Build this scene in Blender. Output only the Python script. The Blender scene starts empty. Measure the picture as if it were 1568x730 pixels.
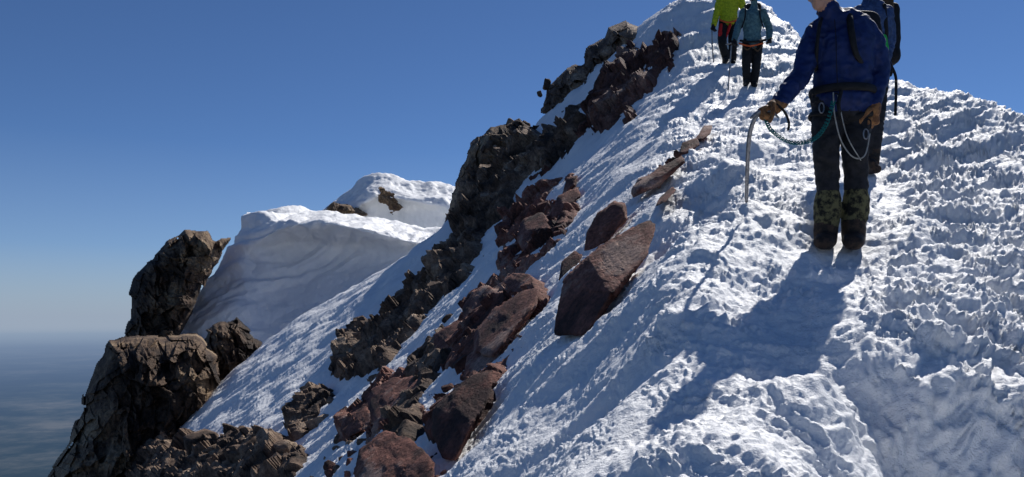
import bpy, math, numpy as np
from mathutils import Vector
F=1230.0; CX=784.0; EY=484.0
rng=np.random.RandomState(7)
scene=bpy.context.scene
def P(px,py,d): return np.array([(px-CX)/F*d, d, (EY-py)/F*d])

# ---------------- noise
def _hash(ix,iy,iz,seed):
    h=(ix.astype(np.uint32)*np.uint32(374761393))^(iy.astype(np.uint32)*np.uint32(668265263))^(iz.astype(np.uint32)*np.uint32(2147483647))
    h=h+np.uint32(seed*7919+13)
    h=(h^(h>>np.uint32(13)))*np.uint32(1274126177)
    h=(h^(h>>np.uint32(16)))*np.uint32(2246822519)
    return h^(h>>np.uint32(13))
def noise3(p,seed=0):
    p=np.asarray(p,dtype=np.float32)
    i=np.floor(p); f=p-i; i=i.astype(np.int64)&0xffffffff
    u=f*f*f*(f*(f*6-15)+10)
    out=np.zeros(len(p),np.float32)
    for dx in (0,1):
        wx=u[:,0] if dx else 1-u[:,0]
        for dy in (0,1):
            wy=u[:,1] if dy else 1-u[:,1]
            for dz in (0,1):
                wz=u[:,2] if dz else 1-u[:,2]
                h=_hash(i[:,0]+dx,i[:,1]+dy,i[:,2]+dz,seed)
                gx=(h&np.uint32(1023)).astype(np.float32)/511.5-1
                gy=((h>>np.uint32(10))&np.uint32(1023)).astype(np.float32)/511.5-1
                gz=((h>>np.uint32(20))&np.uint32(1023)).astype(np.float32)/511.5-1
                out+=wx*wy*wz*(gx*(f[:,0]-dx)+gy*(f[:,1]-dy)+gz*(f[:,2]-dz))
    return out*1.3
def facet(p,seed=0,grad=1.0):
    """piecewise-planar cells: broken rock faces"""
    p=np.asarray(p,np.float32); b=np.floor(p).astype(np.int64); best=np.full(len(p),1e9,np.float32); bh=np.zeros(len(p),np.uint32); bs=np.zeros_like(p)
    for dx in (-1,0,1):
        for dy in (-1,0,1):
            for dz in (-1,0,1):
                c=b+np.array([dx,dy,dz]); ci=c&0xffffffff; h=_hash(ci[:,0],ci[:,1],ci[:,2],seed)
                s=c+np.stack([(h&np.uint32(1023)),(h>>np.uint32(10))&np.uint32(1023),(h>>np.uint32(20))&np.uint32(1023)],1)/1023.
                d=((p-s)**2).sum(1); m=d<best
                best[m]=d[m]; bh[m]=h[m]; bs[m]=s[m]
    h=(bh^(bh>>np.uint32(15)))*np.uint32(2654435761); h=h^(h>>np.uint32(13))
    g=np.stack([(h&np.uint32(255)),(h>>np.uint32(8))&np.uint32(255),(h>>np.uint32(16))&np.uint32(255)],1)/127.5-1
    o=((h>>np.uint32(24))&np.uint32(255))/255.-.5
    return (o*.7+(g*(p-bs)).sum(1)*grad*.7).astype(np.float32)
def sstep(a,b,x):
    t=np.clip((x-a)/(b-a),0,1); return t*t*(3-2*t)

# ---------------- terrain height function
def splus(x,k): return k*np.logaddexp(0,x/k)
def base(x,y):
    fl=-1.4+.17*y+.95*x
    top=-1.45+.35*y
    k=.3
    z=-k*np.logaddexp(-fl/k,-top/k)
    xr=5.0+np.maximum(0,y-10)*.13
    z=z-1.0*splus(x-xr,.25)
    yr=np.interp(x,[-12,-9.5,-7,-2,0,2,4.3,6,9],[20,22.5,26.5,26.5,24.5,22.5,20,19,18])
    z=z-1.6*splus(y-yr,.3)
    return z
CP=[(250,685,22),(440,520,26),(560,440,26),(690,365,26),(784,265,24),(835,180,23),(900,118,22),(980,55,21),(1045,3,19.5),(1080,-18,18.7),(1150,0,18.8),
(700,730,4.6),(850,520,5.7),(780,620,5.4),(930,640,3.9),(960,300,9.2),(930,430,6),(1070,200,11.5),(1000,130,16),(800,360,13.5),(880,260,14.5),(780,450,9.8),(600,600,11.5),(700,600,7.2),(540,700,9),(640,500,14.5),
(400,620,18),(300,710,17),(400,722,13),(720,400,17),(1050,300,8),(1020,400,6),(1100,100,15.5),(1040,150,14.5),
(1268,383,5.3),(1306,383,5.3),(1280,400,5.1),(1290,440,4.7),(1200,430,4.7),(1140,380,4.9),(1090,400,4.85),(1143,305,5.6),(1120,250,6.7),(1200,262,6.7),(1240,340,5.65),
(1335,265,7.6),(1400,300,6.6),(1350,330,6.1),(1180,200,9.5),(1165,150,13.6),(1150,130,14.3),(1112,97,15.8),(1215,66,17),(1255,100,15),(1320,122,12.5),(1400,135,10),(1500,157,8.7),(1568,190,7.6),
(1568,300,5.9),(1480,250,7.2),(1450,400,4.75),(1380,430,4.4),(1480,470,4.05),(1568,470,4.1),
(1300,520,3.75),(1300,600,3.45),(1310,690,3.15),(1400,490,3.9),(1440,535,3.52),(1440,640,3.30),(1450,730,3.12),(1568,550,3.6),(1568,650,3.36),(1568,730,3.2),
(1100,560,3.45),(1180,500,4.0),(1180,600,3.4),(1180,635,2.95),(1180,690,2.7),(1270,580,3.3),(1270,605,3.05),(1280,670,2.9),(1100,670,2.75),(1060,560,3.5),(1075,480,4.1),(1000,730,2.6),(1100,730,2.45),(1250,730,2.68)]
pts=np.array([P(*c) for c in CP])
off=np.array([(0,0),(-3,0),(3,0),(-8,4),(-14,10),(-16,20),(9,5),(9,15),(0,32),(-10,32),(10,28),(0,-6),(-6,-5),(6,-5),(3,1.2)],float)
C=np.vstack([pts[:,:2],off])
res=np.concatenate([pts[:,2]-base(pts[:,0],pts[:,1]),np.zeros(len(off))])
def tk(r2): return .5*r2*np.log(r2+1e-9)
n=len(C)
K=tk(((C[:,None]-C[None])**2).sum(-1))+np.eye(n)*.006
Pm=np.hstack([np.ones((n,1)),C])
A=np.block([[K,Pm],[Pm.T,np.zeros((3,3))]])
sol=np.linalg.solve(A,np.concatenate([res,np.zeros(3)]))
def H(x,y):
    x=np.atleast_1d(np.asarray(x,float)); y=np.atleast_1d(np.asarray(y,float))
    sh=x.shape; q=np.stack([x.ravel(),y.ravel()],1); out=np.empty(len(q))
    for s in range(0,len(q),100000):
        c=q[s:s+100000]
        r2=(c[:,0:1]-C[None,:,0])**2+(c[:,1:2]-C[None,:,1])**2
        out[s:s+100000]=tk(r2)@sol[:n]+sol[n]+c@sol[n+1:]
    return (out.reshape(sh)+base(x,y))
_ys=np.geomspace(1.3,34,900)
def hit(px,py,default=None):
    X=(px-CX)/F; Z=(EY-py)/F
    h=H(X*_ys,_ys); m=np.where(Z*_ys<h)[0]
    if len(m)==0: return default
    return float(_ys[m[0]])

# ---------------- mesh helpers
def mk_mesh(name,v,f,mat=None,smooth=True,mi=None,parent=None):
    v=np.asarray(v,np.float32); me=bpy.data.meshes.new(name)
    if isinstance(f,np.ndarray):
        k=f.shape[1]; me.vertices.add(len(v)); me.vertices.foreach_set('co',v.ravel())
        me.loops.add(f.size); me.loops.foreach_set('vertex_index',f.astype(np.int32).ravel())
        me.polygons.add(len(f)); me.polygons.foreach_set('loop_start',np.arange(0,f.size,k,dtype=np.int32))
        me.polygons.foreach_set('loop_total',np.full(len(f),k,np.int32))
        me.update(calc_edges=True)
    else:
        me.from_pydata(v.tolist(),[],f)
    me.validate()
    me.polygons.foreach_set('use_smooth',np.full(len(me.polygons),smooth))
    mats=mat if isinstance(mat,(list,tuple)) else [mat]
    for m in mats:
        if m: me.materials.append(m)
    if mi is not None: me.polygons.foreach_set('material_index',mi)
    ob=bpy.data.objects.new(name,me); scene.collection.objects.link(ob)
    if parent: ob.parent=parent
    return ob
def empty(name,loc=(0,0,0)):
    e=bpy.data.objects.new(name,None); scene.collection.objects.link(e); e.empty_display_size=.2
    return e
# ---------------- materials
def newmat(name):
    m=bpy.data.materials.new(name); m.use_nodes=True; nt=m.node_tree
    b=nt.nodes['Principled BSDF']; return m,nt,b
def noise_node(nt,co,scale,detail=4,rough=.6):
    n=nt.nodes.new('ShaderNodeTexNoise'); n.inputs['Scale'].default_value=scale; n.inputs['Detail'].default_value=detail; n.inputs['Roughness'].default_value=rough
    nt.links.new(co,n.inputs['Vector']); return n
def ramp(nt,fac,stops):
    r=nt.nodes.new('ShaderNodeValToRGB'); el=r.color_ramp.elements
    while len(el)<len(stops): el.new(.5)
    for e,(p,c) in zip(el,stops): e.position=p; e.color=(*c,1)
    nt.links.new(fac,r.inputs[0]); return r
def bump(nt,h,strength,dist,prev=None):
    b=nt.nodes.new('ShaderNodeBump'); b.inputs['Strength'].default_value=strength; b.inputs['Distance'].default_value=dist
    nt.links.new(h,b.inputs['Height'])
    if prev: nt.links.new(prev.outputs[0],b.inputs['Normal'])
    return b
def snow_mat(name,s1=16,d1=.018,s2=60,d2=.005):
    m,nt,b=newmat(name); co=nt.nodes.new('ShaderNodeTexCoord').outputs['Object']
    n0=noise_node(nt,co,1.5,5)
    r=ramp(nt,n0.outputs[0],[(.3,(.80,.805,.81)),(.7,(.91,.905,.895))])
    nt.links.new(r.outputs[0],b.inputs['Base Color'])
    b.inputs['Roughness'].default_value=.6; b.inputs['Specular IOR Level'].default_value=.3
    a=noise_node(nt,co,s1,6,.65); c=noise_node(nt,co,s2,3,.6)
    b1=bump(nt,a.outputs[0],1,d1); b2=bump(nt,c.outputs[0],1,d2,b1)
    nt.links.new(b2.outputs[0],b.inputs['Normal']); return m
def rock_mat(name,cols,sc=3.0,bd=.03):
    m,nt,b=newmat(name); co=nt.nodes.new('ShaderNodeTexCoord').outputs['Object']
    n0=noise_node(nt,co,sc,8,.65); nl=noise_node(nt,co,sc*.3,3,.5)
    av=nt.nodes.new('ShaderNodeMath'); av.operation='MULTIPLY_ADD'; nt.links.new(nl.outputs[0],av.inputs[0]); av.inputs[1].default_value=.9; nt.links.new(n0.outputs[0],av.inputs[2])
    sb=nt.nodes.new('ShaderNodeMath'); sb.operation='SUBTRACT'; nt.links.new(av.outputs[0],sb.inputs[0]); sb.inputs[1].default_value=.45
    r=ramp(nt,sb.outputs[0],[(.34,cols[0]),(.46,cols[1]),(.57,cols[2]),(.68,cols[3])])
    n1=noise_node(nt,co,sc*9,6,.7)
    mx=nt.nodes.new('ShaderNodeMix'); mx.data_type='RGBA'; mx.blend_type='MULTIPLY'; mx.inputs[0].default_value=.85
    r2=ramp(nt,n1.outputs[0],[(.35,(.4,.4,.4)),(.62,(1.2,1.2,1.2))])
    nt.links.new(r.outputs[0],mx.inputs[6]); nt.links.new(r2.outputs[0],mx.inputs[7]); nt.links.new(mx.outputs[2],b.inputs['Base Color'])
    b.inputs['Roughness'].default_value=.85; b.inputs['Specular IOR Level'].default_value=.25
    v=nt.nodes.new('ShaderNodeTexVoronoi'); v.feature='DISTANCE_TO_EDGE'; v.inputs['Scale'].default_value=sc*1.8
    vm=nt.nodes.new('ShaderNodeVectorMath'); vm.operation='ADD'; nt.links.new(co,vm.inputs[0])
    nw=noise_node(nt,co,sc*1.2,3); nt.links.new(nw.outputs['Color'],vm.inputs[1]); nt.links.new(vm.outputs[0],v.inputs['Vector'])
    vr=ramp(nt,v.outputs[0],[(0,(0,0,0)),(.05,(1,1,1))])
    b0=bump(nt,vr.outputs[0],.35,bd*.6); b1=bump(nt,n0.outputs[0],1,bd*3,b0); b2=bump(nt,n1.outputs[0],1,bd,b1)
    nt.links.new(b2.outputs[0],b.inputs['Normal']); return m
def cloth(name,col,col2=None,rough=.75,sc=25,bd=.004,spec=.3,metal=0):
    m,nt,b=newmat(name); co=nt.nodes.new('ShaderNodeTexCoord').outputs['Object']
    n0=noise_node(nt,co,sc,5); c2=col2 or tuple(x*.7 for x in col)
    r=ramp(nt,n0.outputs[0],[(.42,c2),(.56,col)]); nt.links.new(r.outputs[0],b.inputs['Base Color'])
    b.inputs['Roughness'].default_value=rough; b.inputs['Specular IOR Level'].default_value=spec; b.inputs['Metallic'].default_value=metal
    b1=bump(nt,n0.outputs[0],.6,bd); nt.links.new(b1.outputs[0],b.inputs['Normal']); return m
M_snow=snow_mat('snow_crust'); M_snowfar=snow_mat('wind_snow',3,.06,14,.02)
M_red=rock_mat('red_volcanic_rock',[(.06,.03,.025),(.17,.07,.052),(.26,.115,.084),(.38,.25,.20)],3.2,.022)
M_dred=rock_mat('dark_red_rock',[(.05,.027,.023),(.11,.052,.042),(.17,.085,.066),(.27,.18,.145)],2.4,.025)
M_brown=rock_mat('brown_volcanic_rock',[(.05,.035,.027),(.135,.09,.065),(.235,.16,.112),(.40,.295,.21)],2.2,.03)
M_far=rock_mat('crag_rock',[(.045,.031,.023),(.14,.09,.059),(.25,.17,.105),(.43,.31,.195)],.9,.09)

# ---------------- terrain mesh
Xs=np.concatenate([np.linspace(-1.8,-.5,50)[:-1],np.linspace(-.5,.66,1240),np.linspace(.66,2.2,50)[1:]])
yn=np.geomspace(1.2,36,1000); yneg=np.linspace(-7,1.2,50)[:-1]
ysr=np.concatenate([yneg,yn]); w=np.where(ysr>=1.2,ysr,1.2+(1.2-ysr))
gx=(Xs[None,:]*w[:,None]); gy=np.repeat(ysr[:,None],len(Xs),1)
gz=H(gx,gy)
R,Cn=gx.shape
pos=np.stack([gx,gy,gz],-1)
du=np.gradient(pos,axis=1); dv=np.gradient(pos,axis=0)
nr=np.cross(du,dv); nr/=np.linalg.norm(nr,axis=-1,keepdims=True)+1e-12
nr=nr.reshape(-1,3); p=pos.reshape(-1,3)
fl=(-1.4+.17*p[:,1]+.95*p[:,0])-(-1.45+.35*p[:,1])
top=sstep(-.3,.3,fl)            # 1 on crest
n0=noise3(p*.55,31)
n1=noise3(p*1.6,1); n2=noise3(p*3.4,2)
wp=p+n2[:,None]*.12+noise3(p*7,61)[:,None]*.04
n3=noise3(wp*7.0,3); n4=noise3(wp*15,4); n5=noise3(wp*31,5); n6=noise3(wp*60,6)
clod=sstep(-.05,.32,noise3(p*2.1,71)+.6*n0)   # patches of broken rime clods
rim=np.exp(-((fl-.15)/.35)**2)
cl2=np.clip(clod+.5*rim,0,1.2)
# rough rime banks to the right of the boot track
trk=np.interp(p[:,1],[2.4,3.4,4.7,5.3,7.6,14.3],[.95,1.15,1.75,2.2,3.3,4.6])
bank=top*sstep(.15,.6,p[:,0]-trk)*(1-.45*sstep(6,11,p[:,1]))
rg=noise3(wp*np.array([2.6,3.4,2.6]),81); rg2=noise3(wp*5.2,82)
pr_=np.stack([p[:,0]*.8+p[:,1]*.6,(p[:,1]*.8-p[:,0]*.6)*.35,p[:,2]],1)
ft=noise3(pr_*13+n2[:,None]*.8,77)
disp=top*(.12*n1+.055*n2+.026*n3+.014*n4+.008*n5+.004*n6+(1-cl2)*.022*(.3-np.abs(ft))
   +cl2*(.05*(np.abs(n3)-.2)+.034*(np.abs(n4)-.2)+.02*(np.abs(n5)-.2)+.012*n5))
disp+=bank*(.13*(.28-np.abs(rg))+.065*(.28-np.abs(rg2))+.03*(.28-np.abs(n3))+.03*(np.abs(n4)-.2)+.014*n5)
q=np.stack([p[:,0]*.5+p[:,2]*.5,p[:,1]*1.0,p[:,2]*.2],1)
s1=noise3(q*np.array([1.5,7,1.5]),8)
disp+=(1-top)*(.10*n1+.045*s1+.012*n2+(.5+.6*clod)*(.010*n3+.014*(np.abs(n4)-.2)+.012*n4)+.010*n5+.005*n6)
for fx,fy in ((1268,383),(1306,383)):
    c=P(fx,fy,5.3); d2=(p[:,0]-c[0])**2+(p[:,1]-c[1])**2
    disp*=1-.85*np.exp(-d2/.03)
for c,rr in ((P(1335,265,7.6),.05),(P(1150,131,14.3),.08),(P(1112,97,15.8),.08)):
    d2=(p[:,0]-c[0])**2+(p[:,1]-c[1])**2; disp*=1-.8*np.exp(-d2/rr)
p2=p+nr*disp[:,None]
idx=np.arange(R*Cn).reshape(R,Cn)
fc=np.stack([idx[:-1,:-1],idx[:-1,1:],idx[1:,1:],idx[1:,:-1]],-1).reshape(-1,4)
mk_mesh('snow_ridge',p2,fc,M_snow)
# rock bedrock showing through the snow: same ground surface, broken into faces
ppx=CX+F*p[:,0]/np.maximum(p[:,1],.1); ppy=EY-F*p[:,2]/np.maximum(p[:,1],.1)
def pip(x,y,poly):
    ins=np.zeros(len(x),bool); j=len(poly)-1
    for i in range(len(poly)):
        xi,yi=poly[i];xj,yj=poly[j]
        if yi!=yj:
            c=((yi>y)!=(yj>y))&(x<(xj-xi)*(y-yi)/(yj-yi)+xi); ins^=c
        j=i
    return ins
def blur(a,k):
    for ax in (0,1):
        c=np.cumsum(np.pad(a,[(k+1,k) if i==ax else (0,0) for i in (0,1)],mode='edge'),axis=ax)
        a=(np.take(c,range(2*k+1,c.shape[ax]),axis=ax)-np.take(c,range(0,c.shape[ax]-2*k-1),axis=ax))/(2*k+1)
    return a
def bedrock(name,polys,mat,A=.42,B=.5,cell=.55,dens=0.):
    m=np.zeros(len(p),bool)
    jx=ppx+14*noise3(p*1.3,41)+6*noise3(p*4,42); jy=ppy+14*noise3(p*1.3,43)+6*noise3(p*4,44)
    for pl in polys: m|=pip(jx,jy,pl)
    m&=(p[:,1]>3)
    mb=blur(m.reshape(R,Cn).astype(np.float32),5).ravel()
    keep=mb>.03; fk=fc[keep[fc].all(1)]; used=np.unique(fk); mp=np.full(len(p),-1); mp[used]=np.arange(len(used))
    q=p[used]; s=np.clip(q[:,1]/14,.35,1.6)
    rot=np.array([[.8,.3,.5],[-.4,.9,.1],[-.4,-.3,.85]]); qq=q@rot
    f1=facet(qq/cell,51,1.0); f2=facet(qq/(cell*.36),52,1.0); f3=noise3(q*8,53); lowf=noise3(q*.9,54)
    h=(mb[used]-.6+dens)*A+f1*B*.55+f2*B*.22+.02*f3+.25*lowf
    mk_mesh(name,q+nr[used]*(h*s)[:,None],mp[fk],mat,False)
bedrock('rock_band',[
 [(505,590),(525,520),(595,470),(640,435),(690,375),(745,360),(738,395),(695,445),(635,505),(565,580)],
 [(440,670),(448,630),(505,598),(525,615),(475,665)],
 [(200,745),(230,700),(300,672),(380,660),(430,670),(480,690),(450,745)],
 [(235,700),(240,650),(275,640),(280,665),(250,700)],
 [(560,745),(600,640),(650,560),(690,510),(700,520),(660,600),(640,660),(600,745)],
 [(690,390),(700,330),(760,260),(810,215),(850,195),(890,165),(910,180),(870,235),(800,280),(765,340),(735,370)]],M_brown)
bedrock('red_rock_band',[
 [(765,400),(770,340),(850,270),(890,262),(890,320),(870,360),(835,395),(790,430),(765,430)],
 [(655,560),(665,505),(705,480),(730,440),(790,418),(830,432),(825,470),(790,520),(760,565),(720,590)],
 [(520,680),(530,630),(600,570),(650,570),(650,610),(600,660),(545,690)],
 [(655,680),(660,620),(745,555),(770,570),(750,615),(705,700)],
 [(800,270),(860,210),(900,175),(915,190),(860,240),(815,285)]],M_red,dens=-.28)
bedrock('dark_rock_band',[[(900,205),(925,130),(960,80),(1030,45),(1045,60),(1030,100),(960,185)]],M_dred,dens=.05)

# ---------------- rocks
import bmesh
_ico={}
def ico(l):
    if l not in _ico:
        bm=bmesh.new(); bmesh.ops.create_icosphere(bm,subdivisions=l,radius=1); 
        v=np.array([x.co[:] for x in bm.verts]); f=np.array([[a.index for a in x.verts] for x in bm.faces]); bm.free()
        v/=np.linalg.norm(v,axis=1,keepdims=True); _ico[l]=(v,f)
    return _ico[l]
def rrot():
    q=rng.randn(3,3); Q,_=np.linalg.qr(q); return Q
def rand_block(center,r,l=3,asp=None,amp=.06):
    k=rng.randint(5,9); pl=rng.randn(k,3); pl/=np.linalg.norm(pl,axis=1,keepdims=True); pl=np.vstack([pl,np.eye(3),-np.eye(3)])
    hs=rng.uniform(.5,.95,len(pl)); sc=np.array([r,r,r])*(rng.uniform(.6,1.35,3) if asp is None else asp)
    d,f=ico(l); t=np.clip(d@pl.T,0,None)/hs[None]; rr=(t**34).sum(1)**(-1/34.); v=(d*rr[:,None]*sc)@rrot().T
    w=v+center; sd=rng.randint(999); n_=v/np.linalg.norm(v,axis=1,keepdims=True)
    a=noise3(w*(2./r)+sd,sd); b=noise3(w*(6/r),sd+1)
    return w+n_*(r*amp*(1.2*a+.7*b))[:,None],f
class Acc:
    def __init__(s): s.v=[];s.f=[];s.n=0
    def add(s,vf):
        s.v.append(vf[0]); s.f.append(vf[1]+s.n); s.n+=len(vf[0])
    def done(s,name,mat,smooth=True): return mk_mesh(name,np.vstack(s.v),np.vstack(s.f),mat,smooth)
def hero(poly,T=.4,amp=.05,l=5,tilt=.35,fwd=.35,lay=.4,push=.22):
    poly=np.array(poly,float); c=poly.mean(0)
    # the slab leans against the local slope: fit that slope under its outline
    dp=np.array([hit(a,min(b,760),20) for a,b in poly]+[hit(c[0],min(c[1],760),20)]); M=np.vstack([np.c_[np.ones(len(poly)),poly-c],[1,0,0]])
    co,_,_,_=np.linalg.lstsq(M,dp,rcond=None)
    depth=co[0]-push*(dp.max()-dp.min()); s=depth/F; q=(poly-c)*s; q[:,1]*=-1
    size=np.sqrt((q**2).sum(1).mean()); pl=[];hs=[]
    area=sum(q[i][0]*q[(i+1)%len(q)][1]-q[i][1]*q[(i+1)%len(q)][0] for i in range(len(q)))
    for i in range(len(q)):
        a=q[i];b=q[(i+1)%len(q)]; e=b-a; nn=np.array([e[1],-e[0]])*(1 if area>0 else -1); nn/=np.linalg.norm(nn)
        h=max(nn@a,.02*size)
        for sg in (-1,1):
            al=rng.uniform(.1,tilt)*sg
            pl.append([nn[0]*math.cos(al),math.sin(al),nn[1]*math.cos(al)]); hs.append(h*math.cos(al))
    for sg in (-1,1):
        for _ in range(4):
            v=np.array([rng.uniform(-.6,.6),sg,rng.uniform(-.4,.6)]); v/=np.linalg.norm(v); pl.append(v); hs.append(size*T*(1 if sg<0 else 1.8)*rng.uniform(.75,1.2))
    d,f=ico(l); t=np.clip(d@np.array(pl).T,0,None)/np.array(hs)[None]
    r=(t**50).sum(1)**(-1/50.); S=size; sd=rng.randint(999); v=d*r[:,None]
    w=v+P(c[0],c[1],depth)
    fa=facet(w/(.55*S)+sd,sd); fb=facet(w/(.2*S)+sd,sd+1)
    c_=noise3(w*(9/S),sd+2); e_=noise3(w*(28/S),sd+3)
    v=v+d*(S*(amp*1.1*fa+amp*.55*fb+amp*.35*c_+amp*.2*e_))[:,None]
    px=c[0]+v[:,0]/s; py=c[1]-v[:,2]/s
    dep=depth+lay*(co[1]*(px-c[0])+co[2]*(py-c[1]))-fwd*T*size+v[:,1]
    return np.stack([(px-CX)/F*dep,dep,(EY-py)/F*dep],1),f
def inpoly(x,y,poly): return pip(np.array([x]),np.array([y]),poly)[0]
def fill(acc,poly,n,r0,r1,depth=None,djit=0,l=3,amp=.06,lift=0):
    pa=np.array(poly); k=0; tries=0
    while k<n and tries<n*30:
        tries+=1
        x=rng.uniform(pa[:,0].min(),pa[:,0].max()); y=rng.uniform(pa[:,1].min(),pa[:,1].max())
        if not inpoly(x,y,poly): continue
        r=r0+(r1-r0)*rng.rand()**2.2
        if depth is None:
            d=hit(x,y,None)
            if d is None: continue
        else: d=(depth(x,y) if callable(depth) else depth)+rng.uniform(-djit,djit)
        acc.add(rand_block(P(x,y-lift*r,d),r*d/F,l,None,amp)); k+=1
def crag(name,poly,Df,thick,w,cell,mat,famp,step=1.25,seed=0,jit=6):
    pa=np.array(poly,float); x=np.arange(pa[:,0].min()-8,pa[:,0].max()+9,step); y=np.arange(pa[:,1].min()-8,pa[:,1].max()+9,step)
    gx_,gy_=np.meshgrid(x,y); X=gx_.ravel();Y=gy_.ravel()
    d=np.full(len(X),1e9)
    for i in range(len(pa)):
        a=pa[i];b=pa[(i+1)%len(pa)]; e=b-a; t=np.clip(((X-a[0])*e[0]+(Y-a[1])*e[1])/(e@e),0,1)
        d=np.minimum(d,np.hypot(X-a[0]-t*e[0],Y-a[1]-t*e[1]))
    s=np.where(pip(X,Y,poly),d,-d)
    D0=Df(X,Y) if callable(Df) else np.full(len(X),float(Df))
    P0=np.stack([(X-CX)/F*D0,D0*0+seed*3.1,(EY-Y)/F*D0],1)
    s=s+jit*1.2*facet(P0/(cell*.6),seed+5,.7)+jit*.8*noise3(P0/(cell*.3),seed+6)
    t=np.clip(s/w,0,1); f_=np.sqrt(1-(1-t)**2)
    q=P0.copy(); q[:,0]+=.35*q[:,2]; q[:,2]*=.75
    qw=q+.2*cell*np.stack([noise3(q/(cell*.5),seed+9),noise3(q/(cell*.5),seed+19),noise3(q/(cell*.5),seed+29)],1)
    fa=facet(qw/cell,seed+1,.9); fb=facet(qw/(cell*.42),seed+2,1.); fc_=facet(qw/(cell*.18),seed+3,1.); nz=noise3(q/(cell*.07),seed+4); lo_=noise3(q/(cell*2.2),seed+8)
    dd=famp*(.8*lo_+.9*fa+.58*fb+.3*fc_+.08*nz)*np.clip(s/5,0,1)
    R_,C_=gx_.shape; ok=s>-step*1.2; idx=np.arange(R_*C_).reshape(R_,C_)
    fcs=np.stack([idx[:-1,:-1],idx[1:,:-1],idx[1:,1:],idx[:-1,1:]],-1).reshape(-1,4); fcs=fcs[ok[fcs].all(1)]
    out=Acc()
    for sg in (-1,1):
        yy=D0+sg*(thick*f_)+sg*dd
        out.add((np.stack([(X-CX)/F*yy,yy,(EY-Y)/F*yy],1),fcs if sg<0 else fcs[:,::-1]))
    v=np.vstack(out.v); ff=np.vstack(out.f); us=np.unique(ff); mp=np.full(len(v),-1); mp[us]=np.arange(len(us))
    return mk_mesh(name,v[us],mp[ff],mat,False)
DS=lambda x,y: 22-(x-900)*.0167
crag('red_summit_outcrop',[(908,200),(918,160),(940,105),(970,62),(1030,38),(1046,60),(1038,88),(1004,132),(948,194)],lambda x,y:DS(x,y)-1.2-(y-100)*.018,1.0,22,.8,M_dred,.45,1.0,3,4)
crag('summit_outcrop',[(830,172),(836,138),(868,105),(893,96),(896,72),(926,58),(932,42),(960,32),(985,42),(1000,26),(1026,15),(1038,32),(1030,60),(970,95),(935,145),(915,178),(880,186)],lambda x,y:DS(x,y)-.3,1.0,22,.9,M_brown,.5,1.0,5,4)
a=Acc(); fill(a,[(840,170),(850,130),(900,90),(960,60),(990,50),(960,110),(915,160),(880,180)],34,4,15,lambda x,y:DS(x,y)-.9,.3)
fill(a,[(824,146),(836,128),(850,135),(838,150)],5,5,9,22.6)
fill(a,[(770,222),(778,190),(798,175),(808,195),(790,222)],12,6,11,23.6,.3)
a.done('loose_rocks',M_brown)
crag('ridge_crag',[(684,384),(683,340),(696,290),(708,255),(722,222),(752,195),(778,190),(795,182),(812,196),(822,215),(812,245),(780,290),(757,325),(740,360),(705,384)],lambda x,y:26-(x-690)*.022-(y-200)*.004-.6,1.3,32,1.0,M_far,.68,1.0,7,4)
a=Acc()
fill(a,[(690,375),(700,300),(725,240),(760,205),(790,200),(812,215),(800,250),(770,290),(740,350)],60,4,15,lambda x,y:26-(x-690)*.022-1.9,.3)
fill(a,[(820,245),(850,210),(890,175),(905,180),(860,235),(815,265)],30,3,10)
fill(a,[(505,580),(530,520),(600,480),(640,440),(690,385),(740,365),(735,395),(690,440),(630,500),(560,570)],80,4,15)
fill(a,[(440,665),(450,630),(505,600),(520,615),(470,660)],14,4,10)
fill(a,[(215,735),(230,700),(300,675),(380,665),(430,672),(470,690),(440,735)],90,6,24)
fill(a,[(470,735),(540,640),(620,560),(680,480),(700,490),(650,590),(600,680),(560,735)],60,3,14)
a.done('talus',M_brown)
a=Acc()
for pl in ([(778,345),(785,335),(800,340),(800,365),(785,365)],[(790,365),(800,335),(830,325),(848,345),(835,380),(805,392)],[(840,330),(855,300),(885,285),(890,300),(870,320),(845,340)],[(860,300),(868,272),(885,268),(882,285)]):
    a.add(hero(pl,.6,.07,4,.35,.8))
fill(a,[(775,350),(800,320),(850,285),(890,270),(885,320),(875,355),(835,385),(800,395)],30,4,12)
fill(a,[(765,430),(775,395),(825,375),(830,395),(795,425)],20,4,13)
a.done('rock_cluster',M_red)
a=Acc()
a.add(hero([(843,519),(848,478),(862,432),(885,402),(960,348),(1002,328),(1014,345),(990,392),(945,455),(900,514)],.35,.055,6,.3,.5,.3,.26))
a.add(hero([(893,388),(898,355),(915,325),(940,307),(958,310),(962,335),(930,370)],.5,.06,5,.35,.5,.2,.4))
a.add(hero([(855,430),(860,400),(880,383),(892,390),(885,410),(865,432)],.5,.06,4,.35,.6,.3,.4))
a.done('red_boulder',M_red)
a=Acc()
for pl in ([(965,305),(968,285),(1010,255),(1045,238),(1050,248),(1010,285)],[(1038,238),(1045,218),(1068,210),(1072,222),(1052,236)],[(1065,212),(1078,192),(1092,190),(1088,205),(1072,218)],[(1002,318),(1010,302),(1030,285),(1037,290),(1020,308)],[(970,285),(978,272),(995,268),(992,280),(978,288)]):
    a.add(hero(pl,.6,.06,4,.35,.6,.3,.4))
fill(a,[(965,305),(990,270),(1060,215),(1092,190),(1080,220),(1020,280)],16,3,8)
a.done('red_boulder',M_red)
a=Acc()
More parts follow.
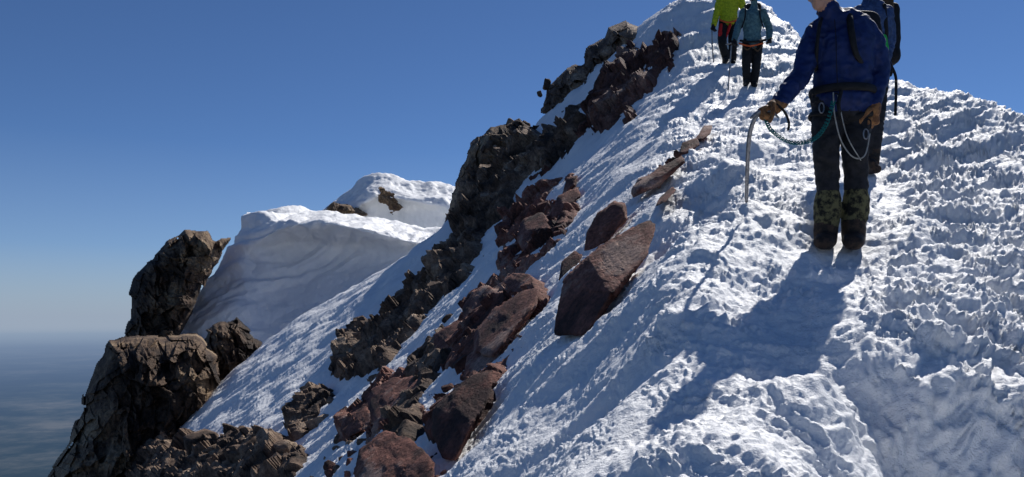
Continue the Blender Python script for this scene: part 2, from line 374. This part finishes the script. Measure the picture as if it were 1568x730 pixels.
for pl in ([(708,470),(725,445),(745,435),(775,448),(765,475),(735,500),(712,500)],[(770,430),(785,418),(810,420),(828,432),(815,445),(785,448)],[(722,540),(728,505),(760,470),(800,445),(826,440),(822,470),(790,515),(760,550)],[(660,545),(665,510),(700,490),(722,495),(720,525),(690,550)],[(708,580),(715,545),(735,528),(760,548),(745,565)],
  [(562,625),(568,595),(600,578),(645,572),(640,600),(610,640),(575,662)],[(658,668),(662,628),(700,590),(745,560),(765,565),(750,610),(700,706),(680,700)],[(538,735),(548,690),(590,660),(630,672),(665,710),(668,760),(560,765)],[(520,660),(525,640),(560,620),(572,635),(560,658),(535,670)],[(600,640),(620,625),(650,620),(648,640),(615,655)]):
    a.add(hero(pl,.5,.065,5,.35,.7,.35,.3))
fill(a,[(700,520),(760,440),(828,430),(820,480),(760,560),(720,580)],14,4,13)
fill(a,[(480,735),(560,620),(650,560),(700,575),(740,560),(650,660),(600,735)],60,4,14)
fill(a,[(640,735),(650,700),(690,690),(700,705),(690,735)],6,6,12)
a.done('red_rock_outcrop',M_red)
# far left crags
crag('foreground_crag',[(20,860),(72,728),(108,680),(128,620),(148,560),(166,520),(210,513),(255,518),(302,511),(333,545),(333,610),(300,660),(262,700),(250,800),(250,900)],lambda x,y:24.5-(y-500)*.012,1.8,45,1.35,M_far,.85,1.15,11,6)
crag('crag_wall',[(-100,1500),(20,830),(120,720),(260,690),(420,760),(420,1500)],lambda x,y:22+(y-700)*.002,2.5,80,2.6,M_far,1.2,4,12,9)
crag('pinnacle_crag',[(192,518),(202,480),(199,450),(206,426),(232,398),(256,372),(284,354),(316,356),(330,370),(352,365),(342,386),(318,425),(302,465),(272,520),(240,560),(200,560)],37.5,2.0,24,1.6,M_far,1.05,1.1,13,5)
crag('pinnacle_crag',[(308,524),(325,495),(362,488),(385,512),(430,543),(402,572),(340,610),(300,640),(300,570)],30.5,1.3,22,1.1,M_far,.8,1.1,14,5)
a=Acc()
fill(a,[(240,720),(262,680),(330,610),(345,600),(340,640),(290,690)],26,6,16,22.5,.6)
a.done('fallen_rocks',M_far)

# ---------------- lofted far snow
def catmull(P_,t):
    n=len(P_); t=np.clip(t,0,n-1-1e-6); i=t.astype(int); f=(t-i)[...,None]
    g=lambda k:P_[np.clip(i+k,0,n-1)]
    p0,p1,p2_,p3=g(-1),g(0),g(1),g(2); f=f.reshape(f.shape[:1]+(1,)*(P_.ndim-1)) 
    return .5*((2*p1)+(-p0+p2_)*f+(2*p0-5*p1+4*p2_-p3)*f*f+(-p0+3*p1-3*p2_+p3)*f**3)
def loft_patch(name,rows,nu,nv,mat,amp,streak=0):
    G=np.array([[P(*c) for c in r] for r in rows])
    A1=catmull(G,np.linspace(0,len(rows)-1,nv))
    A2=catmull(np.swapaxes(A1,0,1),np.linspace(0,G.shape[1]-1,nu)); A2=np.swapaxes(A2,0,1)
    du=np.gradient(A2,axis=1); dv=np.gradient(A2,axis=0); nr=np.cross(du,dv); nr/=np.linalg.norm(nr,axis=-1,keepdims=True)+1e-9
    q=A2.reshape(-1,3); nn=nr.reshape(-1,3)
    qs=q+noise3(q*.3,3)[:,None]*1.5
    s=noise3(np.stack([qs[:,0]*.18,qs[:,1]*.3,(qs[:,2]-.35*qs[:,0])*1.1],1),11)
    s2=noise3(np.stack([qs[:,0]*.4,qs[:,1]*.6,(qs[:,2]-.45*qs[:,0])*3.0],1),17)
    dd=amp*(.8*noise3(q*.35,15)+.5*noise3(q*.9,12)+.3*noise3(q*2.5,13)+.13*noise3(q*7,14))+streak*(.3-np.abs(s))+streak*.25*(.3-np.abs(s2))
    q=q+nn*dd[:,None]
    idx=np.arange(nu*nv).reshape(nv,nu)
    f=np.stack([idx[:-1,:-1],idx[:-1,1:],idx[1:,1:],idx[1:,:-1]],-1).reshape(-1,4)
    return mk_mesh(name,q,f,mat)
rows=[
 [(378,420,56),(430,420,56),(500,420,56),(560,420,56),(630,420,56),(700,420,56),(760,430,56)],
 [(378,332,47),(430,328,47),(500,330,47),(560,337,47),(630,348,46),(700,354,45),(760,370,44)],
 [(377,331,42.6),(430,329,42.2),(500,332,42),(560,340,41.6),(630,352,42),(700,358,42),(760,375,42)],
 [(374,338,41.2),(430,338,39.9),(500,342,39.2),(565,354,38.8),(630,368,39.5),(700,370,41),(760,385,41)],
 [(352,380,40.8),(378,390,40.0),(450,372,41.6),(540,380,41.4),(620,390,40.5),(695,378,40),(760,395,40)],
 [(320,425,39.4),(375,440,38.6),(440,430,40.2),(510,430,39.9),(600,405,39.8),(685,390,39),(760,405,39)],
 [(285,480,37.9),(345,490,37.2),(420,485,38.2),(490,470,38.3),(575,430,38.2),(670,405,37.6),(760,420,37)],
 [(252,535,36.4),(320,560,35.4),(400,560,36),(480,530,36.6),(570,480,36.4),(660,440,36),(760,450,35)],
 [(235,700,32),(310,700,31.8),(400,700,32),(480,700,32),(570,700,32),(660,700,33),(760,700,34)]]
loft_patch('snow_cornice',rows,340,300,M_snowfar,.2,.55)
rows=[
 [(480,420,75),(530,420,75),(570,420,75),(630,420,75),(690,420,75),(720,420,75)],
 [(492,328,66),(530,301,66),(566,279,66),(625,284,66),(685,292,66),(715,305,66)],
 [(490,332,63),(530,308,63),(568,284,62),(625,289,62),(685,298,62),(720,320,62)],
 [(490,345,62),(535,322,61),(575,300,60),(625,305,60),(685,315,60),(720,335,60)],
 [(490,360,62),(540,340,61),(590,325,61),(630,328,61),(685,335,60),(720,350,60)],
 [(490,420,60),(540,420,60),(590,420,60),(630,420,60),(685,420,60),(720,420,60)]]
loft_patch('snow_dome',rows,160,140,M_snowfar,.3,.2)
crag('dome_rocks',[(494,328),(512,312),(536,313),(560,328),(540,336),(500,334)],60.5,1.0,12,2,M_far,.8,1.2,15,3)
crag('dome_rocks',[(580,290),(600,300),(612,318),(600,325),(585,310)],60.0,.4,12,1.4,M_far,.8,1.2,16,8)

# ---------------- distant lowland
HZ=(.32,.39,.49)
m,nt,b=newmat('lowland_painted_haze'); geo=nt.nodes.new('ShaderNodeNewGeometry'); co=geo.outputs['Position']
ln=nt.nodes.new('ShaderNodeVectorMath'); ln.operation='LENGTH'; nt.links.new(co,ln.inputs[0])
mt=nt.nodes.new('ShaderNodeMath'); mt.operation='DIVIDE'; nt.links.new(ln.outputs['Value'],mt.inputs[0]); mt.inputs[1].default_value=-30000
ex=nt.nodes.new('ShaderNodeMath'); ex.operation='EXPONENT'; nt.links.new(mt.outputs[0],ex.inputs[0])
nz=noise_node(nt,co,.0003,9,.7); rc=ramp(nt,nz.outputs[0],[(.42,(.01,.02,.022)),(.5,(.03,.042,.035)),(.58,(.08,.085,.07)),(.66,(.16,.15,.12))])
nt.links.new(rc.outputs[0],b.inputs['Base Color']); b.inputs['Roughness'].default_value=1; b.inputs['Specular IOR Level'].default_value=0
em=nt.nodes.new('ShaderNodeEmission'); hz=ramp(nt,ex.outputs[0],[(0,HZ),(.012,(.26,.34,.46)),(.08,(.19,.265,.40)),(.25,(.13,.20,.34)),(.6,(.06,.12,.24))]); nt.links.new(hz.outputs[0],em.inputs[0])  # aerial haze painted as emission into the land colour, graded by distance
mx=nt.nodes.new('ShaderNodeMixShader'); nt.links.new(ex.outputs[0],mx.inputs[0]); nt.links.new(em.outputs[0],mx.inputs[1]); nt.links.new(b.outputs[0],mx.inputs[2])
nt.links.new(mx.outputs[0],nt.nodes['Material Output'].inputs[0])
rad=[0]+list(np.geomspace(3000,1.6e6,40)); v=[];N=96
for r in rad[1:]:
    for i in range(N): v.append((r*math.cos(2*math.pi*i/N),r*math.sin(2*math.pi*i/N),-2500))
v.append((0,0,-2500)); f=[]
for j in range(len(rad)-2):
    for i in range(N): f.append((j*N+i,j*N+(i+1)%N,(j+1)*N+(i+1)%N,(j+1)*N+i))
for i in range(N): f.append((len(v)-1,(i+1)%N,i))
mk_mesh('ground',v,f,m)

# ---------------- figures
M_blue=cloth('navy_shell',(.008,.022,.105),(.006,.016,.075),.6,18,.006)
M_black=cloth('black_softshell',(.012,.012,.014),(.007,.007,.008),.75)
M_pants=cloth('dark_trousers',(.02,.02,.024),(.011,.011,.013),.8)
M_camo=cloth('camo_gaiter',(.13,.12,.055),(.012,.011,.008),.85,22)
M_boot=cloth('boot_leather',(.05,.03,.02),(.015,.011,.009),.7)
M_glove=cloth('leather_glove',(.30,.14,.05),(.14,.06,.025),.7,40)
M_skin=cloth('skin',(.50,.28,.20),(.42,.22,.15),.5,8,.001)
M_hair=cloth('hair',(.05,.03,.02))
M_metal=cloth('brushed_metal',(.30,.30,.31),(.2,.2,.21),.4,30,.001,.5,.9)
M_teal=cloth('teal_cord',(.01,.16,.15)); M_white=cloth('pale_cord',(.35,.35,.33)); M_orange=cloth('orange_cord',(.7,.12,.03))
M_tealj=cloth('teal_jacket',(.10,.20,.22),(.06,.13,.15),.7); M_yel=cloth('yellow_jacket',(.50,.55,.02),(.32,.38,.01),.7)
M_redp=cloth('red_trim',(.55,.02,.02)); M_slate=cloth('slate_jacket',(.045,.085,.2),(.03,.055,.13),.7); M_green=cloth('green_bottle',(.02,.5,.08)); M_brownj=cloth('brown_pack',(.10,.06,.03))
m,nt,b=newmat('visor_purple'); b.inputs['Base Color'].default_value=(.12,.02,.3,1); b.inputs['Metallic'].default_value=.8; b.inputs['Roughness'].default_value=.15; M_visor=m

def chain(pts,ru,rv=None,n=None,seg=20,caps=True):
    pts=np.array(pts,float); ru=np.array(ru,float); rv=ru if rv is None else np.array(rv,float)
    n=n or max(6,(len(pts)-1)*5)
    t=np.linspace(0,len(pts)-1,n)
    if len(pts)>2: c=catmull(pts,t)
    else: c=pts[0]+(pts[1]-pts[0])*t[:,None]
    u=np.interp(t,range(len(ru)),ru); v=np.interp(t,range(len(rv)),rv)
    tg=np.gradient(c,axis=0); tg/=np.linalg.norm(tg,axis=1,keepdims=True)+1e-9
    if caps:
        cs=[];us=[];vs=[];ts=[]
        for k in (.02,.5,.8,.95):
            h=math.sqrt(1-k*k); m_=min(u[0],v[0]); cs.append(c[0]-tg[0]*h*m_); us.append(u[0]*k); vs.append(v[0]*k); ts.append(tg[0])
        ce=[];ue=[];ve=[];te=[]
        for k in (.95,.8,.5,.02):
            h=math.sqrt(1-k*k); m_=min(u[-1],v[-1]); ce.append(c[-1]+tg[-1]*h*m_); ue.append(u[-1]*k); ve.append(v[-1]*k); te.append(tg[-1])
        C_=np.vstack([cs,c,ce]); U=np.concatenate([us,u,ue]); V=np.concatenate([vs,v,ve]); T_=np.vstack([ts,tg,te])
    else: C_,U,V,T_=c,u,v,tg
    ref=np.array([1.,0,0]) if abs(T_[len(T_)//2][0])<.8 else np.array([0,1.,0])
    ang=np.linspace(0,2*np.pi,seg,endpoint=False); vv=[]
    for k in range(len(C_)):
        a1=ref-T_[k]*(ref@T_[k]); a1/=np.linalg.norm(a1); a2=np.cross(T_[k],a1); ref=a1
        vv.append(C_[k]+np.outer(np.cos(ang)*U[k],a1)+np.outer(np.sin(ang)*V[k],a2))
    vv=np.vstack(vv); f=[]
    for k in range(len(C_)-1):
        for i in range(seg): f.append((k*seg+i,k*seg+(i+1)%seg,(k+1)*seg+(i+1)%seg,(k+1)*seg+i))
    f.append(tuple(range(seg))[::-1]); f.append(tuple((len(C_)-1)*seg+i for i in range(seg)))
    return vv,f,c,(u+v)/2
def tube(name,pts,r,mat,parent,seg=8,n=None):
    rr=[r]*len(pts) if np.isscalar(r) else r
    v,f,_,_=chain(pts,rr,None,n or len(pts)*6,seg); return mk_mesh(name,v,f,mat,True,None,parent)
def skinned(name,prims,mats,vox,parent,smooth=4,wr=None):
    V=[];Fc=[];k=0;cl=[];cr=[];tg=[]
    for pr in prims:
        tag=pr[0]; v,f,c,r=chain(*pr[1:]); V.append(v); Fc+= [tuple(i+k for i in q) for q in f]; k+=len(v)
        cl.append(c);cr.append(r);tg.append(np.full(len(c),tag))
    ob=mk_mesh(name+'_tmp',np.vstack(V),Fc)
    md=ob.modifiers.new('r','REMESH'); md.mode='VOXEL'; md.voxel_size=vox
    ms=ob.modifiers.new('s','SMOOTH'); ms.iterations=smooth; ms.factor=.5
    dg=bpy.context.evaluated_depsgraph_get(); me=bpy.data.meshes.new_from_object(ob.evaluated_get(dg))
    bpy.data.objects.remove(ob)
    nv=len(me.vertices); co=np.empty(nv*3,np.float32); me.vertices.foreach_get('co',co); co=co.reshape(-1,3)
    no=np.empty(nv*3,np.float32); me.vertices.foreach_get('normal',no); no=no.reshape(-1,3)
    cl=np.vstack(cl);cr=np.concatenate(cr);tg=np.concatenate(tg)
    vt=np.empty(nv,int)
    for s in range(0,nv,5000):
        d=np.linalg.norm(co[s:s+5000,None]-cl[None],axis=2)-cr[None]; vt[s:s+5000]=tg[d.argmin(1)]
    if wr:
        wa=np.array([wr.get(i,0) for i in range(len(mats))])[vt]
        q=co*np.array([1,1,1.5]); a1=noise3(q*9+noise3(co*6,21)[:,None]*1.2,22); a2=noise3(q*22,23)
        co=co+no*(wa*(1.6*(.28-np.abs(a1))+.5*a2))[:,None]
        me.vertices.foreach_set('co',co.astype(np.float32).ravel())
    npol=len(me.polygons); fi=np.array([p_.vertices[0] for p_ in me.polygons])
    for m_ in mats: me.materials.append(m_)
    me.polygons.foreach_set('material_index',vt[fi].astype(np.int32)); me.polygons.foreach_set('use_smooth',np.ones(npol,bool)); me.update()
    o=bpy.data.objects.new(name,me); scene.collection.objects.link(o); o.parent=parent; return o
def nrm(v): v=np.array(v,float); return v/np.linalg.norm(v)
def hand(name,wr,f,nrmal,thumb,curl,mat,parent,s=1.0,vox=.005):
    f=nrm(f); s_=np.array(thumb,float); s_=nrm(s_-f*(s_@f)); nn=np.cross(f,s_)
    if nn@np.array(nrmal)<0: nn=-nn
    wr=np.array(wr,float)
    pr=[(0,[wr-f*.03*s,wr+f*.03*s,wr+f*.085*s],[.034*s,.036*s,.042*s],[.03*s,.024*s,.02*s])]
    for i,(o,L) in enumerate(((.031,.075),(.011,.085),(-.010,.08),(-.03,.062))):
        p0=wr+f*.075*s+s_*o*s; pp=[p0]; a=curl*.25; 
        for k,l_ in enumerate((.45,.32,.26)):
            a+=curl*(.45 if k else .25)*(1+.08*i); dd=f*math.cos(a)+nn*math.sin(a); pp.append(pp[-1]+dd*L*l_*s*1.05)
        pr.append((0,pp,[.0115*s,.011*s,.0105*s,.009*s]))
    t0=wr+f*.02*s+s_*.03*s
    pr.append((0,[t0,t0+(s_*.8+f*.6)*.035*s,t0+(s_*.75+f*1.2+nn*.5*curl)*.05*s+nn*.01,t0+(s_*.5+f*1.6+nn*.8*curl)*.055*s],[.015*s,.0135*s,.012*s,.01*s]))
    return skinned(name,pr,[mat],vox,parent,1)
def head(c,fwd,up,s=1.0,tag_skin=0,tag_hat=1):
    fwd=nrm(fwd); up=np.array(up,float); up=nrm(up-fwd*(up@fwd)); sd=np.cross(fwd,up); c=np.array(c,float)
    g=lambda a,b_,d=0: c+fwd*a*s+up*b_*s+sd*d*s
    pr=[(tag_skin,[g(-.012,-.01),g(0,.03)],[.083*s,.083*s]),(tag_skin,[g(.03,-.03),g(.045,-.075)],[.062*s,.045*s]),(tag_skin,[g(.06,-.085),g(.072,-.095)],[.03*s,.022*s]),
     (tag_skin,[g(.088,.02),g(.112,-.02)],[.011*s,.015*s]),(tag_skin,[g(.085,-.052,-.018),g(.094,-.053),g(.085,-.052,.018)],[.01*s,.012*s,.01*s]),(tag_skin,[g(.085,-.065,-.014),g(.091,-.066),g(.085,-.065,.014)],[.01*s,.011*s,.01*s]),
     (tag_skin,[g(0,.01,.082),g(0,-.025,.08)],[.018*s,.013*s]),(tag_skin,[g(0,.01,-.082),g(0,-.025,-.08)],[.018*s,.013*s]),
     (tag_skin,[g(.07,.028,-.035),g(.08,.03,0),g(.07,.028,.035)],[.014*s,.014*s,.014*s]),
     (tag_hat,[g(-.02,.045),g(-.012,.062)],[.094*s,.088*s]),(tag_hat,[g(-.05,0),g(-.045,.03)],[.07*s,.078*s])]
    return pr,g
def goggles(name,g,s,parent,mat):
    pts=[g(.098*math.cos(a),.018,.088*math.sin(a)) for a in np.linspace(-1.35,1.35,11)]
    v,f,_,_=chain(pts,[.004*s]+[.008*s]+[.012*s]*2+[.019*s]*2+[.011*s]+[.019*s]*2+[.012*s]+[.006*s],None,40,10); mk_mesh(name,v,f,mat,True,None,parent)
def rbox(name,c,ax,size,mat,parent,amp=.02,seed=3):
    pl=np.vstack([np.eye(3),-np.eye(3)]); d,f=ico(5); t=np.clip(d@pl.T,0,None); r=(t**7).sum(1)**(-1/7.); v=d*r[:,None]*np.array(size)
    v=v@np.array(ax) if ax is not None else v
    w=v+np.array(c); w=w+d*(amp*(noise3(w*7,seed)+.5*(.3-np.abs(noise3(w*16,seed+1)))))[:,None]
    return mk_mesh(name,w,f,mat,True,None,parent)

# --- main climber
D=5.3; W=lambda x,y,dd=0: P(x,y,D+dd)
E=empty('climber')
mats=[M_blue,M_pants,M_camo,M_boot,M_skin,M_hair,M_black]
hp,g=head(W(1257,-12,-.06),(-.72,-.66,-.22),(-.1,-.05,1),1.0,4,5)
pr=[(0,[W(1290,152),W(1290,130),W(1292,95),W(1292,65),W(1288,44),W(1276,26,-.02)],[.205,.185,.19,.205,.185,.075],[.15,.13,.14,.145,.115,.075]),
    (0,[W(1276,30,-.02),W(1268,14,-.03)],[.075,.07]),(4,[W(1270,16,-.02),W(1262,0,-.05)],[.056,.054]),
    (0,[W(1256,46),W(1243,68,-.02),W(1228,112,-.07),W(1208,138,-.16),W(1189,160,-.24)],[.078,.08,.066,.058,.045]),
    (0,[W(1322,46),W(1336,68,.01),W(1346,108,.02),W(1342,135,-.02),W(1336,160,-.05)],[.078,.08,.066,.058,.05]),
    (1,[W(1290,140),W(1290,165)],[.175,.17],[.13,.13]),
    (1,[W(1270,160),W(1267,190,-.01),W(1265,232,-.03),W(1267,268,0),W(1268,300,0)],[.105,.1,.08,.075,.07]),
    (1,[W(1311,160),W(1311,190),W(1309,232,-.02),W(1311,268,.01),W(1311,300,.01)],[.105,.1,.08,.075,.07]),
    (2,[W(1268,300),W(1267,318,.01),W(1266,336,0),W(1266,346)],[.078,.09,.082,.074]),(2,[W(1311,298,.01),W(1310,316,.02),W(1308,336,.01),W(1307,346,.01)],[.078,.09,.082,.074]),
    (3,[W(1265,344),W(1264,366)],[.078,.074]),(3,[W(1307,344),W(1307,366)],[.078,.074]),
    (3,[W(1266,366,.06),W(1264,368,-.06),W(1261,371,-.16)],[.06,.072,.062],[.055,.055,.046]),(3,[W(1307,366,.07),W(1307,368,-.05),W(1307,371,-.15)],[.06,.072,.062],[.055,.055,.046])]+hp
skinned('body',pr,mats,.0095,E,3,{0:.014,1:.011,2:.006,3:.003})
goggles('sunglasses',g,1,E,M_visor)
hand('glove_on_axe',W(1186,163,-.25),(-1,-.25,-.35),(0,0,-1),(-.2,-1,0.1),2.1,M_glove,E,1.12)
hand('hanging_glove',W(1336,163,-.06),(-.05,-.05,-1),(-.6,-.6,0),(-.7,-.7,0),.9,M_glove,E,1.2)
tube('glove_cuff',[W(1196,155,-.21),W(1184,165,-.26)],[.05,.048],M_glove,E,16); tube('glove_cuff_2',[W(1337,155,-.04),W(1336,170,-.06)],[.052,.05],M_glove,E,16)
tip=W(1143,308,.12)
tube('axe_shaft',[W(1163,172,-.27),W(1155,183,-.26),W(1148,205,-.2),W(1145,240,-.1),tip],[.013,.014,.014,.013,.011],M_metal,E,10)
tube('axe_pick',[W(1150,180,-.28),W(1165,170,-.28),W(1182,172,-.29),W(1192,180,-.30)],[.008,.014,.011,.004],M_metal,E,8)
def ring(name,c,ru,rv,r,mat,tilt=0,flat=2.2):
    a=np.linspace(0,2*np.pi,49); pts=[np.array(c)+np.array([ru*math.cos(t),rv*math.sin(t),tilt*math.cos(t)]) for t in a]
    v,f,_,_=chain(pts,[r]*len(pts),[r*flat]*len(pts),96,10,False); mk_mesh(name,v,f,mat,True,None,E)
ring('harness_belt',W(1290,142),.205,.158,.012,M_black,.0)
ring('leg_loop',W(1268,182),.115,.11,.009,M_black,-.03); ring('leg_loop_2',W(1312,182),.115,.11,.009,M_black,.03)
tube('belay_loop',[W(1288,140,-.17),W(1284,160,-.18),W(1288,180,-.15)],.012,M_black,E)
path=np.array([W(1172,180,-.28),W(1182,200,-.28),W(1212,218,-.25),W(1245,213,-.22),W(1265,190,-.2),W(1276,155,-.18)])
tt=np.linspace(0,5,420); cc=catmull(path,tt); hx=np.stack([.011*np.cos(tt*44),.006*np.sin(tt*44),.011*np.sin(tt*44)],1)
v,f,_,_=chain(cc+hx,[.0038]*420,None,420,6); mk_mesh('coiled_leash',v,f,M_teal,True,None,E)
tube('sling',[W(1276,142,-.17),W(1278,175,-.18),W(1288,215,-.16),W(1306,240,-.14),W(1324,238,-.12),W(1332,205,-.12)],.0045,M_white,E,8,50)
tube('sling_2',[W(1283,146,-.17),W(1296,205,-.17),W(1318,245,-.14)],.0035,M_white,E,8,40)
tube('wrist_strap',[W(1190,160,-.3),W(1202,172,-.3),W(1208,188,-.29),W(1207,198,-.29)],.008,M_black,E)
for i,(x,y) in enumerate(((1330,190),(1326,205),(1280,150),(1258,165),(1245,150))):
    a_=np.linspace(0,2*np.pi,20); pts_=[W(x,y,-.16)+np.array([.016*math.cos(t),0,.032*math.sin(t)]) for t in a_]; v,f,_,_=chain(pts_,[.0045]*20,None,40,6); mk_mesh('carabiner_%d'%i,v,f,M_metal if i%2 else M_black,True,None,E)
rbox('backpack',W(1304,82,.25),None,(.16,.12,.26),M_black,E)
tube('shoulder_strap',[W(1300,18,.06),W(1301,26,-.09),W(1304,50,-.155),W(1312,85,-.15),W(1332,115,.0)],[.02,.022,.022,.018,.015],M_black,E,8,40)
tube('shoulder_strap_2',[W(1262,22,.06),W(1256,34,-.09),W(1252,60,-.13),W(1250,90,-.10),W(1250,112,.02)],[.012]*5,M_black,E,8,40)
tube('chest_zip',[W(1278,30,-.105),W(1280,60,-.158),W(1281,100,-.152),W(1283,138,-.15)],.003,M_black,E,6,30)

def walker(name,D,J,mats,hs,extras=None,vox=.014,fwd=(-.3,-.9,-.25)):
    E=empty(name); W=lambda t: P(t[0],t[1],D+(t[2] if len(t)>2 else 0))
    hp,g=head(W(J['head']),fwd,(0,0,1),hs,4,5)
    s=hs; pr=[(0,[W(J['hip']),W(J['waist']),W(J['chest']),W(J['neck'])],[.18*s,.165*s,.2*s,.08*s],[.135*s,.125*s,.145*s,.08*s]),(0,[W(J['neck']),W(J['head'])],[.06*s,.055*s])]
    for k in 'LR':
        pr.append((0,[W(q) for q in J['arm'+k]],[.078*s,.066*s,.052*s])); pr.append((1,[W(q) for q in J['leg'+k]],[.105*s,.085*s,.066*s]))
        a=W(J['leg'+k][-1]); pr.append((3,[a+np.array([0,.05,-.06*s]),a+np.array([-.02,-.06,-.07*s]),a+np.array([-.03,-.17,-.10*s])],[.055*s,.055*s,.042*s])); pr.append((3,[a+np.array([0,0,.1]),a+np.array([0,0,-.04])],[.078*s,.065*s]))
        w0=W(J['arm'+k][-1]); dr=nrm(w0-W(J['arm'+k][1])); hand('glove_'+k,w0,dr,(0,-.5,-1),(-.5 if k=='L' else .5,-1,0),1.2,M_black,E,1.15*s,.008)
    skinned('body',pr,mats,vox,E,2,{0:.014,1:.01})
    goggles('sunglasses',g,hs,E,M_black)
    if extras: extras(E,W)
    return E
def ex_teal(E,W):
    rbox('backpack',W((1152,28,.25)),None,(.15,.12,.24),M_black,E)
    tube('rope_tie',[W((1132,66,-.15)),W((1148,70,-.2)),W((1168,66,-.15))],.014,M_orange,E)
    tube('harness_belt',[W((1134,62,-.13)),W((1152,64,-.18)),W((1172,61,-.13))],.02,M_black,E)
    tube('harness_belt_2',[W((1136,67,-.12)),W((1144,76,-.16)),W((1152,70,-.17)),W((1160,78,-.16)),W((1168,67,-.12))],.012,M_brownj,E)
    tube('shoulder_strap',[W((1141,8,-.05)),W((1141,25,-.15)),W((1136,42,-.1))],.013,M_black,E); tube('shoulder_strap_2',[W((1164,8,-.05)),W((1164,25,-.15)),W((1169,42,-.1))],.013,M_black,E)
    tube('axe_shaft',[W((1120,70,-.1)),W((1118,95,-.05)),W((1115,137,.0))],.012,M_metal,E); tube('axe_pick',[W((1112,68,-.1)),W((1122,66,-.1)),W((1130,70,-.1))],.012,M_metal,E)
walker('climber',14.3,dict(head=(1155,1,-.05),neck=(1154,13),chest=(1153,26),waist=(1152,48),hip=(1152,64),
  armL=[(1139,19),(1130,42,-.03),(1125,60,-.1)],armR=[(1168,19),(1177,40,0),(1178,58,-.08)],
  legL=[(1145,66),(1143,96,-.06),(1143,122,0)],legR=[(1160,66),(1158,98,-.03),(1155,126,.0)]),[M_tealj,M_black,M_black,M_black,M_skin,M_hair],.92,ex_teal)
def ex_yel(E,W):
    rbox('backpack',W((1118,0,.25)),None,(.15,.13,.26),M_black,E)
    tube('red_side_panel',[W((1104,38,-.12)),W((1103,52,-.13)),W((1108,62,-.12))],[.03,.045,.03],M_redp,E); tube('red_side_panel_2',[W((1118,38,-.14)),W((1112,56,-.14))],[.03,.02],M_redp,E)
    tube('rope_tie',[W((1102,30,-.13)),W((1115,34,-.18)),W((1130,30,-.13))],.016,M_orange,E)
    tube('axe_shaft',[W((1090,46,-.1)),W((1091,75,-.05)),W((1094,104,.0))],.012,M_metal,E)
walker('climber',15.8,dict(head=(1118,-30,-.05),neck=(1118,-18),chest=(1117,-6),waist=(1116,18),hip=(1115,32),
  armL=[(1104,-12),(1099,14,-.03),(1093,38,-.1)],armR=[(1131,-12),(1138,12,0),(1140,30,-.05)],
  legL=[(1109,36),(1106,62,-.1),(1111,88,-.05)],legR=[(1123,36),(1122,66,-.03),(1122,92,.05)]),[M_yel,M_black,M_black,M_black,M_skin,M_hair],1.0,ex_yel)
def ex_sl(E,W):
    rbox('backpack',W((1348,55,.26)),None,(.15,.13,.30),M_black,E); rbox('rolled_pad',W((1352,16,.2)),None,(.07,.10,.16),M_brownj,E,.01)
    tube('shoulder_strap',[W((1354,8,-.1)),W((1357,50,-.12)),W((1356,100,.0))],.02,M_black,E)
    tube('hanging_strap',[W((1360,92,-.1)),W((1371,115,-.1)),W((1372,140,-.1)),W((1371,175,-.1))],.013,M_black,E)
    tube('water_bottle',[W((1352,58,-.16)),W((1354,75,-.16))],[.035,.04],M_green,E,12)
walker('climber',7.6,dict(head=(1332,-18,-.05),neck=(1334,3),chest=(1336,30),waist=(1336,75),hip=(1336,105),
  armL=[(1316,20),(1312,60,-.03),(1318,100,-.1)],armR=[(1355,20),(1360,62,0),(1352,98,-.08)],
  legL=[(1326,110),(1326,180,-.06),(1328,240,0)],legR=[(1345,110),(1340,180,-.03),(1335,248,.0)]),[M_slate,M_pants,M_black,M_boot,M_skin,M_hair],.98,ex_sl,.012)

# ---------------- light, sky, camera
el=math.radians(45.5); az=math.radians(33)
sv=Vector((math.sin(az)*math.cos(el),math.cos(az)*math.cos(el),math.sin(el)))
L=bpy.data.lights.new('sun','SUN'); L.energy=4.8; L.angle=math.radians(.5); L.color=(1,.97,.93)
lo=bpy.data.objects.new('sun',L); lo.rotation_euler=(-sv).to_track_quat('-Z','Y').to_euler(); scene.collection.objects.link(lo)
wd=bpy.data.worlds.new("World"); scene.world=wd; wd.use_nodes=True; nt=wd.node_tree
sk=nt.nodes.new('ShaderNodeTexSky'); sk.sky_type='NISHITA'; sk.sun_disc=False; sk.sun_elevation=el; sk.sun_rotation=az; sk.altitude=3400; sk.air_density=1.0; sk.dust_density=.1; sk.ozone_density=2.0
S=.066
bg=nt.nodes['Background']; bg.inputs[1].default_value=S
tn=nt.nodes.new('ShaderNodeMix'); tn.data_type='RGBA'; tn.blend_type='MULTIPLY'; tn.inputs[0].default_value=1; nt.links.new(sk.outputs[0],tn.inputs[6]); tn.inputs[7].default_value=(.70,.93,1.22,1)
tc=nt.nodes.new('ShaderNodeTexCoord'); sx=nt.nodes.new('ShaderNodeSeparateXYZ'); nt.links.new(tc.outputs['Generated'],sx.inputs[0])
hr=ramp(nt,sx.outputs['Z'],[(0,(1,1,1)),(.02,(.8,.8,.8)),(.08,(.22,.22,.22)),(.2,(0,0,0))])
mx=nt.nodes.new('ShaderNodeMix'); mx.data_type='RGBA'; nt.links.new(hr.outputs[0],mx.inputs[0]); nt.links.new(tn.outputs[2],mx.inputs[6]); mx.inputs[7].default_value=(HZ[0]/S,HZ[1]/S,HZ[2]/S,1)
nt.links.new(mx.outputs[2],bg.inputs[0])
cam=bpy.data.cameras.new('camera'); co_=bpy.data.objects.new('camera',cam); scene.collection.objects.link(co_); scene.camera=co_
cam.sensor_width=36; cam.lens=F/1568*36; cam.shift_y=(EY-365)/1568; co_.rotation_euler=(math.radians(90),0,0); cam.clip_start=.05; cam.clip_end=4e6
scene.view_settings.view_transform='Standard'; scene.view_settings.look='None'; scene.view_settings.exposure=0
